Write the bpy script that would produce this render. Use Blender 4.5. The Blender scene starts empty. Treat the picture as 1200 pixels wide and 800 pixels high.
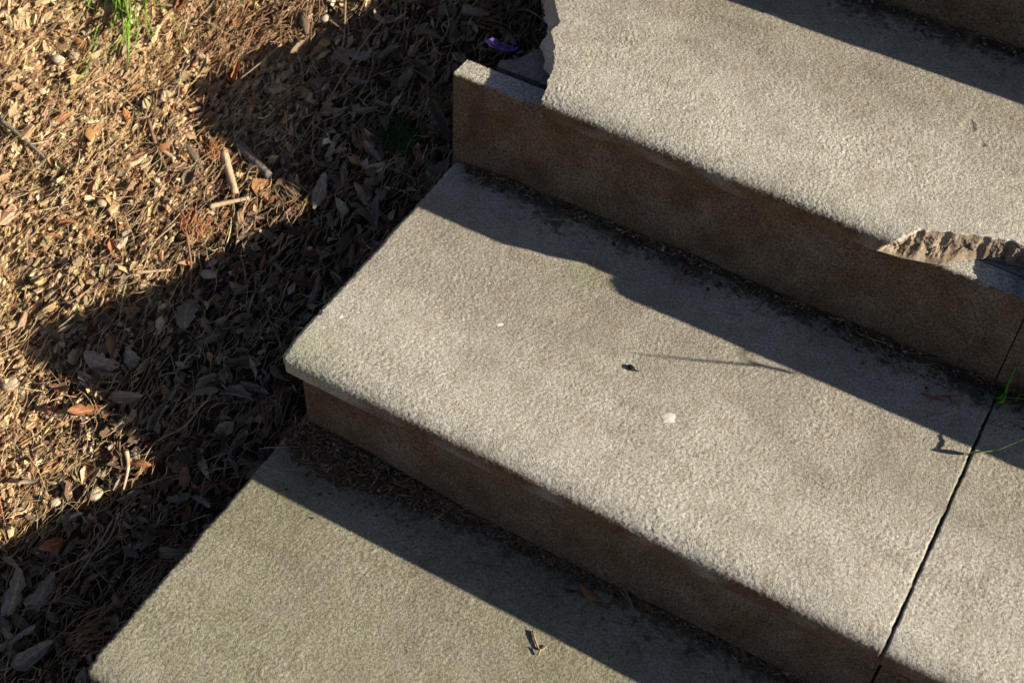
import bpy, bmesh, math, random
import numpy as np
from mathutils import Vector, Matrix

random.seed(7)
rng = np.random.default_rng(11)
scene = bpy.context.scene
col = bpy.context.collection

# ------------------------------------------------------------------ camera
CAM = np.array([0.57621, -0.64973, 1.0])
CR = np.array([[0.86702895, 0.49687458, 0.03710058],      # right
               [0.39620908, -0.64238785, -0.65601541],    # down
               [-0.30212442, 0.58348394, -0.75383508]])   # forward
FPX = 1644.03
cd = bpy.data.cameras.new('camera')
cam = bpy.data.objects.new('camera', cd)
col.objects.link(cam)
cd.sensor_width = 36.0
cd.lens = FPX / 1200.0 * 36.0
cd.clip_start = 0.02
cd.clip_end = 500.0
cam.matrix_world = Matrix(((CR[0, 0], -CR[1, 0], -CR[2, 0], CAM[0]),
                           (CR[0, 1], -CR[1, 1], -CR[2, 1], CAM[1]),
                           (CR[0, 2], -CR[1, 2], -CR[2, 2], CAM[2]),
                           (0, 0, 0, 1)))
cd.dof.use_dof = True
cd.dof.focus_distance = 1.28
cd.dof.aperture_fstop = 8.0
scene.camera = cam

# ------------------------------------------------------------------ light
SUN = np.array([2.76, 0.54, 1.0]); SUN = SUN / np.linalg.norm(SUN)
world = bpy.data.worlds.new('World'); scene.world = world
world.use_nodes = True
wn = world.node_tree
sky = wn.nodes.new('ShaderNodeTexSky')
sky.sky_type = 'NISHITA'; sky.sun_disc = False; sky.air_density = .46; sky.dust_density = .7; sky.ozone_density = .3
sky.sun_elevation = math.asin(SUN[2])
sky.sun_rotation = math.atan2(SUN[0], SUN[1])
wn.links.new(sky.outputs[0], wn.nodes['Background'].inputs[0])
wn.nodes['Background'].inputs[1].default_value = 0.05
ld = bpy.data.lights.new('sun', 'SUN')
ld.energy = 5.0; ld.angle = math.radians(0.53); ld.color = (1.0, 0.885, 0.70)
sun = bpy.data.objects.new('sun', ld); col.objects.link(sun)
sun.rotation_euler = Vector(SUN).to_track_quat('Z', 'Y').to_euler()
sun.location = (3, 1, 2)
vs = scene.view_settings
vs.view_transform = 'Standard'; vs.look = 'None'; vs.exposure = 1.16; vs.gamma = 1.0
vs.use_curve_mapping = False

# ------------------------------------------------------------------ noise
_p = np.random.default_rng(5)
_perm = np.tile(_p.permutation(4096), 3)
_ga = _p.uniform(0, 2 * np.pi, 4096)
_gx, _gy = np.cos(_ga), np.sin(_ga)
def pn(x, y, s=0):
    """2-D gradient noise, about -1..1"""
    x = np.asarray(x, float) + s * 17.31; y = np.asarray(y, float) + s * 9.77
    xi = np.floor(x).astype(np.int64); yi = np.floor(y).astype(np.int64)
    xf = x - xi; yf = y - yi
    u = xf * xf * xf * (xf * (xf * 6 - 15) + 10); v = yf * yf * yf * (yf * (yf * 6 - 15) + 10)
    def g(ix, iy, fx, fy):
        h = _perm[(_perm[ix & 4095] + iy) & 4095]
        return _gx[h] * fx + _gy[h] * fy
    a = g(xi, yi, xf, yf); b = g(xi + 1, yi, xf - 1, yf)
    c = g(xi, yi + 1, xf, yf - 1); d = g(xi + 1, yi + 1, xf - 1, yf - 1)
    return 1.5 * ((a * (1 - u) + b * u) * (1 - v) + (c * (1 - u) + d * u) * v)
def sstep(a, b, x):
    t = np.clip((x - a) / (b - a), 0, 1); return t * t * (3 - 2 * t)

# ------------------------------------------------------------------ terrain height
HUMPS = [(-.30, -.05, .10, -.034), (-.12, -.09, .07, .008), (-.34, .27, .17, -.034), (-.27, .38, .12, -.020)]
def ground_z(x, y):
    x = np.asarray(x, float); y = np.asarray(y, float)
    z = -0.175 + 0.43 * np.clip(y, -1.5, 2.0) - 0.32 * np.clip(x, -1.3, 0.0)
    z = z + 0.013 * pn(x / .16, y / .16, 1) + 0.007 * pn(x / .055, y / .055, 2)
    for cx, cy, rad, dz in HUMPS: z = z + dz * np.exp(-((x - cx) ** 2 + (y - cy) ** 2) / rad ** 2)
    return z
def ray(px, py):
    return CR.T @ np.array([px - 600.0, py - 400.0, FPX])
def on_z(px, py, z):
    r = ray(px, py); t = (CAM[2] - z) / -r[2]; return CAM + t * r
def on_ground(px, py, h=0.0):
    """the point h metres above the bank that is seen at (px, py)"""
    r = ray(px, py); t0, t1 = 0.3 / FPX, 4.0 / FPX; h = h * 1.135
    for _ in range(40):
        tm = .5 * (t0 + t1); p = CAM + tm * r
        if p[2] > ground_z(p[0], p[1]) + h: t0 = tm
        else: t1 = tm
    return CAM + t0 * r

# ------------------------------------------------------------------ mesh helpers
def make_mesh(name, V, F, smooth=True):
    """V (n,3); F (m,k) int array of equal-size faces, or a list of such arrays"""
    if not isinstance(F, list): F = [F]
    me = bpy.data.meshes.new(name)
    V = np.ascontiguousarray(V, np.float32)
    loops = np.concatenate([f.reshape(-1) for f in F]).astype(np.int32)
    sizes = np.concatenate([np.full(len(f), f.shape[1]) for f in F]).astype(np.int32)
    starts = np.concatenate([[0], np.cumsum(sizes)[:-1]]).astype(np.int32)
    me.vertices.add(len(V)); me.vertices.foreach_set('co', V.reshape(-1))
    me.loops.add(len(loops)); me.loops.foreach_set('vertex_index', loops)
    me.polygons.add(len(sizes)); me.polygons.foreach_set('loop_start', starts)
    me.update(calc_edges=True); me.validate()
    me.polygons.foreach_set('use_smooth', np.full(len(me.polygons), smooth))
    return me
def add_attr(me, name, arr):
    arr = np.asarray(arr, np.float32)
    if arr.ndim == 1:
        a = me.attributes.new(name, 'FLOAT', 'POINT'); a.data.foreach_set('value', arr)
    else:
        if arr.shape[1] == 3: arr = np.concatenate([arr, np.ones((len(arr), 1), np.float32)], 1)
        a = me.attributes.new(name, 'FLOAT_COLOR', 'POINT'); a.data.foreach_set('color', arr.reshape(-1))
def grid_faces(nr, nc, off=0):
    i = np.arange(nr - 1)[:, None] * nc + np.arange(nc - 1)[None, :]
    i = i.reshape(-1) + off
    return np.stack([i, i + 1, i + nc + 1, i + nc], 1)
def link(name, me, mat, parent=None):
    o = bpy.data.objects.new(name, me); col.objects.link(o)
    if mat is not None and not me.materials: me.materials.append(mat)
    if parent is not None: o.parent = parent
    return o
def tag(o, label, cat, group=None, kind=None):
    o['label'] = label; o['category'] = cat
    if group: o['group'] = group
    if kind: o['kind'] = kind
    return o
def centre_origin(o, base):
    """move the object's origin to base without moving its mesh"""
    o.data.transform(Matrix.Translation(-Vector(base))); o.location = Vector(base); return o

# ------------------------------------------------------------------ materials
def new_mat(name):
    m = bpy.data.materials.new(name); m.use_nodes = True
    nt = m.node_tree; b = nt.nodes['Principled BSDF']
    return m, nt, b
def N(nt, t, **kw):
    n = nt.nodes.new(t)
    for k, v in kw.items():
        if k in n.inputs: n.inputs[k].default_value = v
        else: setattr(n, k, v)
    return n
def L(nt, a, b): nt.links.new(a, b)
def noise_tex(nt, co, scale, detail=3, rough=.55):
    n = N(nt, 'ShaderNodeTexNoise'); n.inputs['Scale'].default_value = scale
    n.inputs['Detail'].default_value = detail; n.inputs['Roughness'].default_value = rough
    L(nt, co, n.inputs['Vector']); return n
def ramp(nt, fac, pts):
    r = N(nt, 'ShaderNodeValToRGB')
    el = r.color_ramp.elements
    while len(el) < len(pts): el.new(0.5)
    for e, (p, c) in zip(el, pts):
        e.position = p; e.color = (*c, 1) if len(c) == 3 else c
    L(nt, fac, r.inputs[0]); return r
def mix(nt, fac, a, b, mode='MIX'):
    m = N(nt, 'ShaderNodeMix', data_type='RGBA', blend_type=mode)
    if isinstance(fac, (int, float)): m.inputs[0].default_value = fac
    else: L(nt, fac, m.inputs[0])
    for s, k in ((a, 6), (b, 7)):
        if isinstance(s, tuple): m.inputs[k].default_value = (*s, 1)
        else: L(nt, s, m.inputs[k])
    return m.outputs[2]

def stone_material(name, base_lo, base_hi, attr=True, gr=.40, bump=.55, warm=(.30, .235, .17)):
    m, nt, b = new_mat(name)
    tc = N(nt, 'ShaderNodeTexCoord'); co = tc.outputs['Object']
    n1 = noise_tex(nt, co, 9, 4, .6); n2 = noise_tex(nt, co, 55, 3, .6)
    n3 = noise_tex(nt, co, 400, 2, .8); n4 = noise_tex(nt, co, 1300, 1, .5)
    c = ramp(nt, n1.outputs[0], [(.3, base_lo), (.7, base_hi)]).outputs[0]
    w = ramp(nt, n2.outputs[0], [(.45, (0, 0, 0)), (.75, (1, 1, 1))])
    c = mix(nt, w.outputs[0], c, mix(nt, .5, c, warm))
    g = ramp(nt, n3.outputs[0], [(.33, (1 - gr,) * 3), (.5, (1, 1, 1)), (.68, (1 + gr,) * 3)])
    c = mix(nt, 1.0, c, g.outputs[0], 'MULTIPLY')
    v = N(nt, 'ShaderNodeTexVoronoi'); v.inputs['Scale'].default_value = 150; L(nt, co, v.inputs['Vector'])
    sp = ramp(nt, v.outputs['Distance'], [(.0, (1, 1, 1)), (.10, (0, 0, 0))])
    vr = ramp(nt, v.outputs['Color'], [(.80, (0, 0, 0)), (.86, (1, 1, 1))])
    spm = mix(nt, 1.0, sp.outputs[0], vr.outputs[0], 'MULTIPLY')
    c = mix(nt, spm, c, (.62, .60, .56))
    if attr:
        a = N(nt, 'ShaderNodeAttribute', attribute_name='algae')
        c = mix(nt, a.outputs['Fac'], c, mix(nt, .92, c, (.80, .86, .70), 'MULTIPLY'))
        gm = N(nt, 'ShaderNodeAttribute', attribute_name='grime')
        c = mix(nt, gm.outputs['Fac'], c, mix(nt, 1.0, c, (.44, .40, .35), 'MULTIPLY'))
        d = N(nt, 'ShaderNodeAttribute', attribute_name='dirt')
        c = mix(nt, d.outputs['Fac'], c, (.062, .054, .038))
        st = N(nt, 'ShaderNodeAttribute', attribute_name='stain_bounce')  # brown riser stain; on nosing fronts it paints in warm bounce light
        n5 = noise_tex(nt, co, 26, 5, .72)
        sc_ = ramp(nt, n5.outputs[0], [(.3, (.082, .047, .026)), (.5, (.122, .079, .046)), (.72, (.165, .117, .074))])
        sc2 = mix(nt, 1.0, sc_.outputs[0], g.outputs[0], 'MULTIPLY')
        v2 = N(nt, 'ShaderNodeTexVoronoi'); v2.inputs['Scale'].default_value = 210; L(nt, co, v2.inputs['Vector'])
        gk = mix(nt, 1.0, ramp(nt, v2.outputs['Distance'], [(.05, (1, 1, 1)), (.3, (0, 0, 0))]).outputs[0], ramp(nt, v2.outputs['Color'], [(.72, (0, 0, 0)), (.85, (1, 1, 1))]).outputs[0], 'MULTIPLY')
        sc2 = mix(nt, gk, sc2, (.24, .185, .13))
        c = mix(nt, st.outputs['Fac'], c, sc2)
        f = N(nt, 'ShaderNodeAttribute', attribute_name='fracture')
        fc = ramp(nt, n2.outputs[0], [(.35, (.16, .115, .08)), (.65, (.40, .33, .255))])
        c = mix(nt, f.outputs['Fac'], c, fc.outputs[0])
    L(nt, c, b.inputs['Base Color'])
    b.inputs['Roughness'].default_value = .88
    b.inputs['Specular IOR Level'].default_value = .25
    ad = N(nt, 'ShaderNodeMath', operation='ADD'); L(nt, n3.outputs[0], ad.inputs[0]); L(nt, n4.outputs[0], ad.inputs[1])
    bp = N(nt, 'ShaderNodeBump'); bp.inputs['Strength'].default_value = bump; bp.inputs['Distance'].default_value = .0012
    L(nt, ad.outputs[0], bp.inputs['Height']); L(nt, bp.outputs[0], b.inputs['Normal'])
    return m

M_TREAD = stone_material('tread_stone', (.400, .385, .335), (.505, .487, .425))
M_RISER = stone_material('riser_stone', (.36, .34, .30), (.45, .43, .38), bump=.9, gr=.62)
M_CORE = stone_material('bedding_mortar', (.20, .19, .17), (.32, .30, .27), attr=False, bump=1.0, gr=.5)

def vcol_material(name, rough=.9, var=.35, scale=300, trans=0.0):
    m, nt, b = new_mat(name)
    a = N(nt, 'ShaderNodeAttribute', attribute_name='col')
    tc = N(nt, 'ShaderNodeTexCoord'); n = noise_tex(nt, tc.outputs['Object'], scale, 3, .6)
    r = ramp(nt, n.outputs[0], [(.25, (1 - var,) * 3), (.75, (1 + var,) * 3)])
    c = mix(nt, 1.0, a.outputs['Color'], r.outputs[0], 'MULTIPLY')
    L(nt, c, b.inputs['Base Color']); b.inputs['Roughness'].default_value = rough
    b.inputs['Specular IOR Level'].default_value = .2
    bp = N(nt, 'ShaderNodeBump'); bp.inputs['Strength'].default_value = .4; bp.inputs['Distance'].default_value = .001
    L(nt, n.outputs[0], bp.inputs['Height']); L(nt, bp.outputs[0], b.inputs['Normal'])
    return m
M_LITTER = vcol_material('litter_pieces')

def soil_material():
    m, nt, b = new_mat('soil')
    tc = N(nt, 'ShaderNodeTexCoord'); co = tc.outputs['Object']
    n1 = noise_tex(nt, co, 7, 4); n2 = noise_tex(nt, co, 90, 4, .65); n3 = noise_tex(nt, co, 420, 3, .7)
    c = ramp(nt, n1.outputs[0], [(.3, (.23, .15, .08)), (.7, (.35, .24, .135))]).outputs[0]
    hm = N(nt, 'ShaderNodeAttribute', attribute_name='humus_shade')
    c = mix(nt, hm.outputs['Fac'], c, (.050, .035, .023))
    g = ramp(nt, n2.outputs[0], [(.25, (.5, .47, .45)), (.75, (1.4, 1.38, 1.35))])
    c = mix(nt, 1.0, c, g.outputs[0], 'MULTIPLY')
    L(nt, c, b.inputs['Base Color']); b.inputs['Roughness'].default_value = .95
    b.inputs['Specular IOR Level'].default_value = .15
    bp = N(nt, 'ShaderNodeBump'); bp.inputs['Strength'].default_value = .8; bp.inputs['Distance'].default_value = .003
    L(nt, n3.outputs[0], bp.inputs['Height']); L(nt, bp.outputs[0], b.inputs['Normal'])
    return m
M_SOIL = soil_material()

def plain_material(name, c1, c2, scale=120, rough=.8, spread=None, trans=0.0, bump=.4, dist=.001, veins=False):
    """two-tone noise; spread = list of colours picked per object by Object Info Random"""
    m, nt, b = new_mat(name)
    tc = N(nt, 'ShaderNodeTexCoord'); co = tc.outputs['Object']
    n = noise_tex(nt, co, scale, 4, .6)
    vein = None
    if veins:
        sx = N(nt, 'ShaderNodeSeparateXYZ'); L(nt, co, sx.inputs[0])
        ab = N(nt, 'ShaderNodeMath', operation='ABSOLUTE'); L(nt, sx.outputs[1], ab.inputs[0])
        m1 = N(nt, 'ShaderNodeMath', operation='MULTIPLY_ADD'); L(nt, ab.outputs[0], m1.inputs[0]); m1.inputs[1].default_value = -.9; L(nt, sx.outputs[0], m1.inputs[2])
        m2 = N(nt, 'ShaderNodeMath', operation='MULTIPLY'); L(nt, m1.outputs[0], m2.inputs[0]); m2.inputs[1].default_value = 38
        m3 = N(nt, 'ShaderNodeMath', operation='SINE'); L(nt, m2.outputs[0], m3.inputs[0])
        rib = ramp(nt, ab.outputs[0], [(.015, (1.5, 1.5, 1.5)), (.045, (1, 1, 1))])
        sv_ = ramp(nt, m3.outputs[0], [(.80, (1, 1, 1)), (1.0, (1.22, 1.22, 1.22))])
        vein = mix(nt, 1.0, rib.outputs[0], sv_.outputs[0], 'MULTIPLY')
    if spread:
        oi = N(nt, 'ShaderNodeObjectInfo')
        r = ramp(nt, oi.outputs['Random'], [((i + .5) / len(spread), s) for i, s in enumerate(spread)])
        v = ramp(nt, n.outputs[0], [(.3, (.62, .60, .58)), (.7, (1.2, 1.2, 1.2))])
        c = mix(nt, 1.0, r.outputs[0], v.outputs[0], 'MULTIPLY')
    else:
        c = ramp(nt, n.outputs[0], [(.35, c1), (.65, c2)]).outputs[0]
    if vein is not None: c = mix(nt, 1.0, c, vein, 'MULTIPLY')
    L(nt, c, b.inputs['Base Color']); b.inputs['Roughness'].default_value = rough
    b.inputs['Specular IOR Level'].default_value = .3
    if trans > 0:
        tr = N(nt, 'ShaderNodeBsdfTranslucent'); L(nt, c, tr.inputs[0])
        ms = N(nt, 'ShaderNodeMixShader'); ms.inputs[0].default_value = trans
        out = nt.nodes['Material Output']
        L(nt, b.outputs[0], ms.inputs[1]); L(nt, tr.outputs[0], ms.inputs[2]); L(nt, ms.outputs[0], out.inputs[0])
    bp = N(nt, 'ShaderNodeBump'); bp.inputs['Strength'].default_value = bump; bp.inputs['Distance'].default_value = dist
    L(nt, n.outputs[0], bp.inputs['Height']); L(nt, bp.outputs[0], b.inputs['Normal'])
    return m
M_LEAF = plain_material('dry_leaf', None, None, 4, .75, veins=True, trans=.12, spread=[
    (.16, .115, .08), (.22, .17, .12), (.10, .07, .05), (.26, .21, .16), (.20, .095, .05), (.14, .11, .085), (.30, .25, .19), (.19, .14, .095)])
M_PALE = plain_material('pale_leaf', (.15, .12, .092), (.29, .245, .20), 4, .7, trans=.06, bump=.8, veins=True)
M_ORANGE = plain_material('orange_leaf', (.20, .085, .04), (.34, .16, .08), 4, .75, trans=.15, veins=True)
M_NEEDLE = plain_material('orange_needles', (.26, .11, .05), (.38, .18, .09), 200, .8)
M_RUSTNEEDLE = plain_material('rust_needles', (.19, .10, .055), (.30, .18, .10), 200, .8)
M_GRASS = plain_material('grass_blade', (.17, .33, .035), (.29, .46, .085), 60, .5, trans=.4)
M_STRAW = plain_material('dry_straw', (.24, .17, .10), (.36, .27, .17), 120, .7)
M_BARK = plain_material('grey_bark', (.10, .085, .075), (.20, .17, .15), 220, .9, bump=.9, dist=.002)
M_WOOD = plain_material('pale_wood', (.36, .26, .17), (.48, .36, .25), 160, .8)
M_PEBBLE = plain_material('pale_pebble', None, None, 150, .7, spread=[(.46, .40, .31), (.36, .28, .20), (.50, .42, .31), (.30, .26, .22)])
M_PURPLE = plain_material('purple_petal', (.07, .035, .20), (.17, .09, .38), 4, .6, trans=.2)
M_MOSS = plain_material('moss', (.012, .045, .010), (.03, .085, .018), 200, .95)
M_LICHEN = plain_material('lichen', (.52, .52, .48), (.68, .67, .62), 300, .9)
M_SEED = plain_material('dark_seed', (.012, .010, .008), (.03, .022, .016), 300, .55)
M_REDTWIG = plain_material('red_twig', (.16, .050, .030), (.26, .095, .055), 200, .8)
M_TWIG = plain_material('brown_twig', (.13, .080, .050), (.21, .14, .09), 200, .85)

# ------------------------------------------------------------------ ground
def axis_coords(a, b, step, far):
    core = np.arange(a, b, step)
    out = []; d = step * 1.6; p = core[-1] + d
    while p < far: out.append(p); d *= 1.22; p += d
    lo = []; d = step * 1.6; p = core[0] - d
    while p > -far: lo.append(p); d *= 1.22; p -= d
    return np.concatenate([lo[::-1], core, out])
gx = axis_coords(-0.90, 0.05, .0042, 60); gy = axis_coords(-0.60, 0.82, .0042, 60)
X, Y = np.meshgrid(gx, gy)
Z = ground_z(X, Y)
near = sstep(2.5, 1.0, np.hypot(X, Y))
clod = np.abs(pn(X / .024, Y / .024, 3)) * .006 + .0035 * pn(X / .011, Y / .011, 4) + .004 * pn(X / .017, Y / .017, 5)
Z = Z + near * clod
gme = make_mesh('ground', np.stack([X, Y, Z], -1).reshape(-1, 3), grid_faces(len(gy), len(gx)))
hum_shade = 1 - sstep(-.12, -.34, X + .10 * pn(X / .12, Y / .12, 50))       # dark leaf mould by the steps; its colour also deepens the shade there
add_attr(gme, 'humus_shade', hum_shade.reshape(-1))
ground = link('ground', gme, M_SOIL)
ground['kind'] = 'structure'

# ------------------------------------------------------------------ stone steps
TH = .0225
NOSE = {-3: -.912, -2: -.609, -1: -.306, 0: -.003, 1: .300, 2: .612, 3: .922, 4: 1.232, 5: 1.542}
TOP = {-3: -.396, -2: -.262, -1: -.127, 0: 0.0, 1: .138, 2: .276, 3: .414, 4: .552, 5: .690}
steps = bpy.data.objects.new('stone_steps', None); col.objects.link(steps)
steps.location = (0, -.95, -.54)
tag(steps, 'weathered grey stone steps with rounded nosings, brown risers and a broken upper corner', 'steps')
def as_part(o):
    o.parent = steps; o.matrix_parent_inverse = Matrix.Translation(-Vector(steps.location)); return o

def grain(shape, seed, passes, res):
    a = np.random.default_rng(seed + 900).normal(0, 1, shape)
    if res > .002: return a * .3
    for _ in range(passes):
        for ax in (0, 1): a = .25 * np.roll(a, 1, ax) + .5 * a + .25 * np.roll(a, -1, ax)
    return np.clip(a / a.std(), -2.2, 2.2)
def tread(k, x0, x1, res, left=None, notch=None, rl=.004, rr=.0015, r=.026, rz=.0140, seed=0, jag=.0010):
    yn, zt = NOSE[k], TOP[k]; yb = NOSE[k + 1] + .045 if k + 1 in NOSE else yn + .36
    ytop = np.arange(yb, yn + r, -res)
    nt_ = len(ytop)
    na = max(5, int(r * 1.57 / res)); ang = np.linspace(0, math.pi / 2, na + 1)
    nf = max(3, int((TH - rz - .001) / res)); zf = np.linspace(zt - rz, zt - TH, nf + 1)[1:]
    nu = 6
    yy = np.concatenate([ytop, yn + r - r * np.sin(ang), np.full(nf, yn), np.linspace(yn + .012, yb, nu)])
    zz = np.concatenate([np.full(nt_, zt), zt - rz + rz * np.cos(ang), zf, np.full(nu, zt - TH)])
    ny = np.concatenate([np.zeros(nt_), -np.sin(ang), -np.ones(nf), np.zeros(nu)])
    nz = np.concatenate([np.ones(nt_), np.cos(ang), np.zeros(nf), np.zeros(nu)])
    sv = np.concatenate([[0], np.cumsum(np.hypot(np.diff(yy), np.diff(zz)))])
    q = np.concatenate([np.zeros(nt_), np.linspace(0, 1, na + 1 + nf), np.ones(nu)])
    nx = max(4, int((x1 - x0) / res)); nr = len(yy)
    u = np.linspace(0, 1, nx + 1)
    Yg = np.repeat(yy[:, None], nx + 1, 1); Zg = np.repeat(zz[:, None], nx + 1, 1)
    NY = np.repeat(ny[:, None], nx + 1, 1); NZ = np.repeat(nz[:, None], nx + 1, 1); S = np.repeat(sv[:, None], nx + 1, 1)
    xl = np.full(nr, x0) if left is None else left(yy, q)
    if left is None: xl = xl + jag * (.6 * pn(sv / .004, np.full(nr, seed * 3.3), 6) + .7 * pn(sv / .019, np.full(nr, seed * 3.3), 6)) + (.0011 * pn(sv / .035, sv * 0 + seed, 43) + .0022 * sstep(.35, .7, pn(sv / .012, sv * 0 + seed, 44)) if x0 < .01 else 0)
    xr = x1 + jag * (.6 * pn(sv / .004, np.full(nr, seed * 5.1 + 9), 7) + .7 * pn(sv / .019, np.full(nr, seed * 5.1 + 9), 7))
    if left is None and x0 < .01:      # rounded front corner in plan
        Rc = .005; t_ = np.clip(1 - (yy - yn) / Rc, 0, 1); t_[nr - nu:] = 0; t_ = np.minimum(t_, .98); xl = xl + Rc * (1 - np.sqrt(1 - t_ ** 2))
    Xg = xl[:, None] + (xr - xl)[:, None] * u[None, :]
    frac = np.zeros_like(Xg)
    if notch is not None:
        xt, yt, xb, ybm = notch
        YT = np.interp(Xg, xt, yt); YB = np.interp(Xg, xb, ybm)
        w = ((Xg > xt[0]) & (Xg < xt[-1])).astype(float)
        YT = YT + w * (.0022 * pn(Xg / .009, Xg * 0 + 3, 8) + .0006 * pn(Xg / .003, Xg * 0 + 5, 9))
        Q = np.repeat(q[:, None], nx + 1, 1); istop = np.arange(nr)[:, None] < nt_
        isface = (np.arange(nr)[:, None] >= nt_) & (np.arange(nr)[:, None] < nr - nu)
        a0, a1 = yn + r, yn + .13
        Yr = np.where(Yg < a1, a1 - (a1 - Yg) * (a1 - YT) / (a1 - a0), Yg)
        fz = .0042 * pn(Xg / .008, Yg / .008 + Q * 2, 11) + .0032 * np.abs(pn(Xg / .004, Q * 9, 10)) + .0007 * np.random.default_rng(3).normal(0, 1, Xg.shape)
        steep = np.clip(Q / .5, 0, 1); shelf = np.clip((Q - .5) / .5, 0, 1); env = np.sin(np.pi * np.clip(Q, 0, 1))
        low = sstep(.522, .540, Xg)
        Yf = YT + (-.001 * low - .004) * steep + (YB - (YT - .004)) * shelf * (1 - low) + fz * env * .8
        Zf = zt - TH * (.74 * steep + .26 * shelf) + fz * env
        ws = np.clip((Xg - (xt[0] + .030 * (1 - Q))) / .003, 0, 1)
        Yg = np.where((w > 0) & istop, Yr, Yg)
        Yg = np.where((w > 0) & isface, Yg + (Yf - Yg) * ws, Yg); Zg = np.where((w > 0) & isface, Zg + (Zf - Zg) * ws, Zg)
        under = np.arange(nr)[:, None] >= nr - nu
        Yg = np.where((w > 0) & under, np.maximum(Yg, YB + .004), Yg)
        NY = np.where((w > 0) & isface & (ws > .5), 0, NY); NZ = np.where((w > 0) & isface & (ws > .5), 0, NZ)
        frac = ((w > 0) & isface).astype(float) * (Q > .04) * (ws > .5)
    # relief of the dressed surface
    h = (np.clip(1 + .55 * pn(Xg / .07, S / .07, 47 + seed), .45, 1.6) * (.00011 * grain(Xg.shape, seed, 0, res) + .00009 * grain(Xg.shape, seed + 50, 1, res))
         + .00009 * pn(Xg / .011, S / .011, 15 + seed) + .0005 * pn(Xg / .09, S / .09, 16 + seed))
    if k == 1:   # shallow round pit
        p = on_z(1135, 147, zt)
        dd = np.hypot(Xg - p[0], Yg - p[1]); h = h - .0009 * sstep(.0095, .004, dd) - .0012 * sstep(.004, .001, np.hypot(Xg - p[0] - .02, Yg - p[1] + .02))
    dl = (Xg - xl[:, None]) if left is None else np.full_like(Xg, 1.0); dr = xr[:, None] - Xg
    edge = np.zeros_like(Xg)
    for d_, rad in ((dl, rl), (dr, rr)):
        t = np.clip(1 - d_ / rad, 0, 1); edge += rad * (1 - np.sqrt(1 - np.minimum(t, .999) ** 2))
    Zg = Zg + NZ * (h - edge); Yg = Yg + NY * (h * 1.0 - edge)
    nc = nx + 1
    V = np.stack([Xg, Yg, Zg], -1).reshape(-1, 3)
    F = [grid_faces(nr, nc)[:, ::-1]]
    # end caps: strips of quads between top rows and underside level
    extra = []; base = len(V); caps = []
    ncap = 4
    for ci in (0, nc - 1):
        idx = np.arange(nr - nu) * nc + ci; top = V[idx]; prev = idx; n = len(idx)
        for c_ in range(1, ncap + 1):
            t = c_ / ncap; row = top.copy(); row[:, 2] = top[:, 2] + (zt - TH + .0002 - top[:, 2]) * t
            if left is not None and ci == 0:
                out = sstep(.35, .375, top[:, 1]) * .011
                row[:, 0] -= (out * t ** .7 + t * .003 * pn(top[:, 1] / .007, top[:, 1] * 0 + c_ * 3.1, 42))
            lo = base + np.arange(n); base += n; extra.append(row)
            f = np.stack([prev[:-1], prev[1:], lo[1:], lo[:-1]], 1); caps.append(f if ci == 0 else f[:, ::-1]); prev = lo
    V = np.concatenate([V] + extra); F += caps
    me = make_mesh('tread_slab', V, np.concatenate(F))
    x, y = V[:, 0], V[:, 1]
    back = NOSE[k + 1] + .0126 if k + 1 in NOSE else yb
    # algae
    al = sstep(.0, .6, pn(x / .12, y / .12, 21 + k) + .4 * pn(x / .03, y / .03, 22)) * .16
    if k == -1: al = np.clip(.62 + .45 * pn(x / .10, y / .10, 23) + .3 * pn(x / .02, y / .02, 24), 0, 1)
    if k == 0:
        p = on_z(690, 318, zt); al = np.maximum(al * .5, sstep(.034, .006, np.hypot(x - p[0], (y - p[1]) * 1.1) + .010 * pn(x / .02, y / .02, 25)) * .9)
        p = on_z(345, 420, zt); al = np.maximum(al, sstep(.07, .01, np.hypot(x - p[0], y - p[1])) * .7)
    add_attr(me, 'algae', np.clip(al, 0, 1))
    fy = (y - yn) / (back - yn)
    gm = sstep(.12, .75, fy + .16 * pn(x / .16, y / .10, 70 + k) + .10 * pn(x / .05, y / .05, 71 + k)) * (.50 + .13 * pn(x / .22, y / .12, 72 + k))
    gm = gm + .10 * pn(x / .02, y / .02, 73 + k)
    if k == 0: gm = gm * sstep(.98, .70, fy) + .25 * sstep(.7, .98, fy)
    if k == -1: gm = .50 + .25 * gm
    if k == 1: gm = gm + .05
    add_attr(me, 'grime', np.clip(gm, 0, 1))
    # dirt gathered in blotches along the back of the tread
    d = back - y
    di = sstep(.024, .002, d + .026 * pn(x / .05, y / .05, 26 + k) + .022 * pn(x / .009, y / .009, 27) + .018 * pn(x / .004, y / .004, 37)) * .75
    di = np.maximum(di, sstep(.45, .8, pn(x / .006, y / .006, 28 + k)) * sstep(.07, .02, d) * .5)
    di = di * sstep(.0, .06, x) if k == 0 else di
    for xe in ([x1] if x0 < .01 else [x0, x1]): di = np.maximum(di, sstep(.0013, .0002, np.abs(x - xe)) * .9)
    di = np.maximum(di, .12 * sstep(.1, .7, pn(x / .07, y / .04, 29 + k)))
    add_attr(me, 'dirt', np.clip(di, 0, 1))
    nose_bounce = np.repeat(sstep(.46, .74, q)[:, None], nx + 1, 1); nose_bounce[nr - nu:] = 1  # nosing front browned to paint in the warm bounce light below the edge
    if k == 0: nose_bounce = nose_bounce * (.10 + .90 * sstep(.0, .16, Xg))
    nose_bounce = np.clip(nose_bounce * (1 + .5 * pn(Xg / .05, S / .02, 38)) - frac, 0, 1)
    add_attr(me, 'stain_bounce', np.concatenate([nose_bounce.reshape(-1), np.zeros((nr - nu) * 8)]))
    fr = np.concatenate([frac.reshape(-1), np.zeros((nr - nu) * 8)])
    add_attr(me, 'fracture', fr)
    me.set_sharp_from_angle(angle=math.radians(62))
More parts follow.
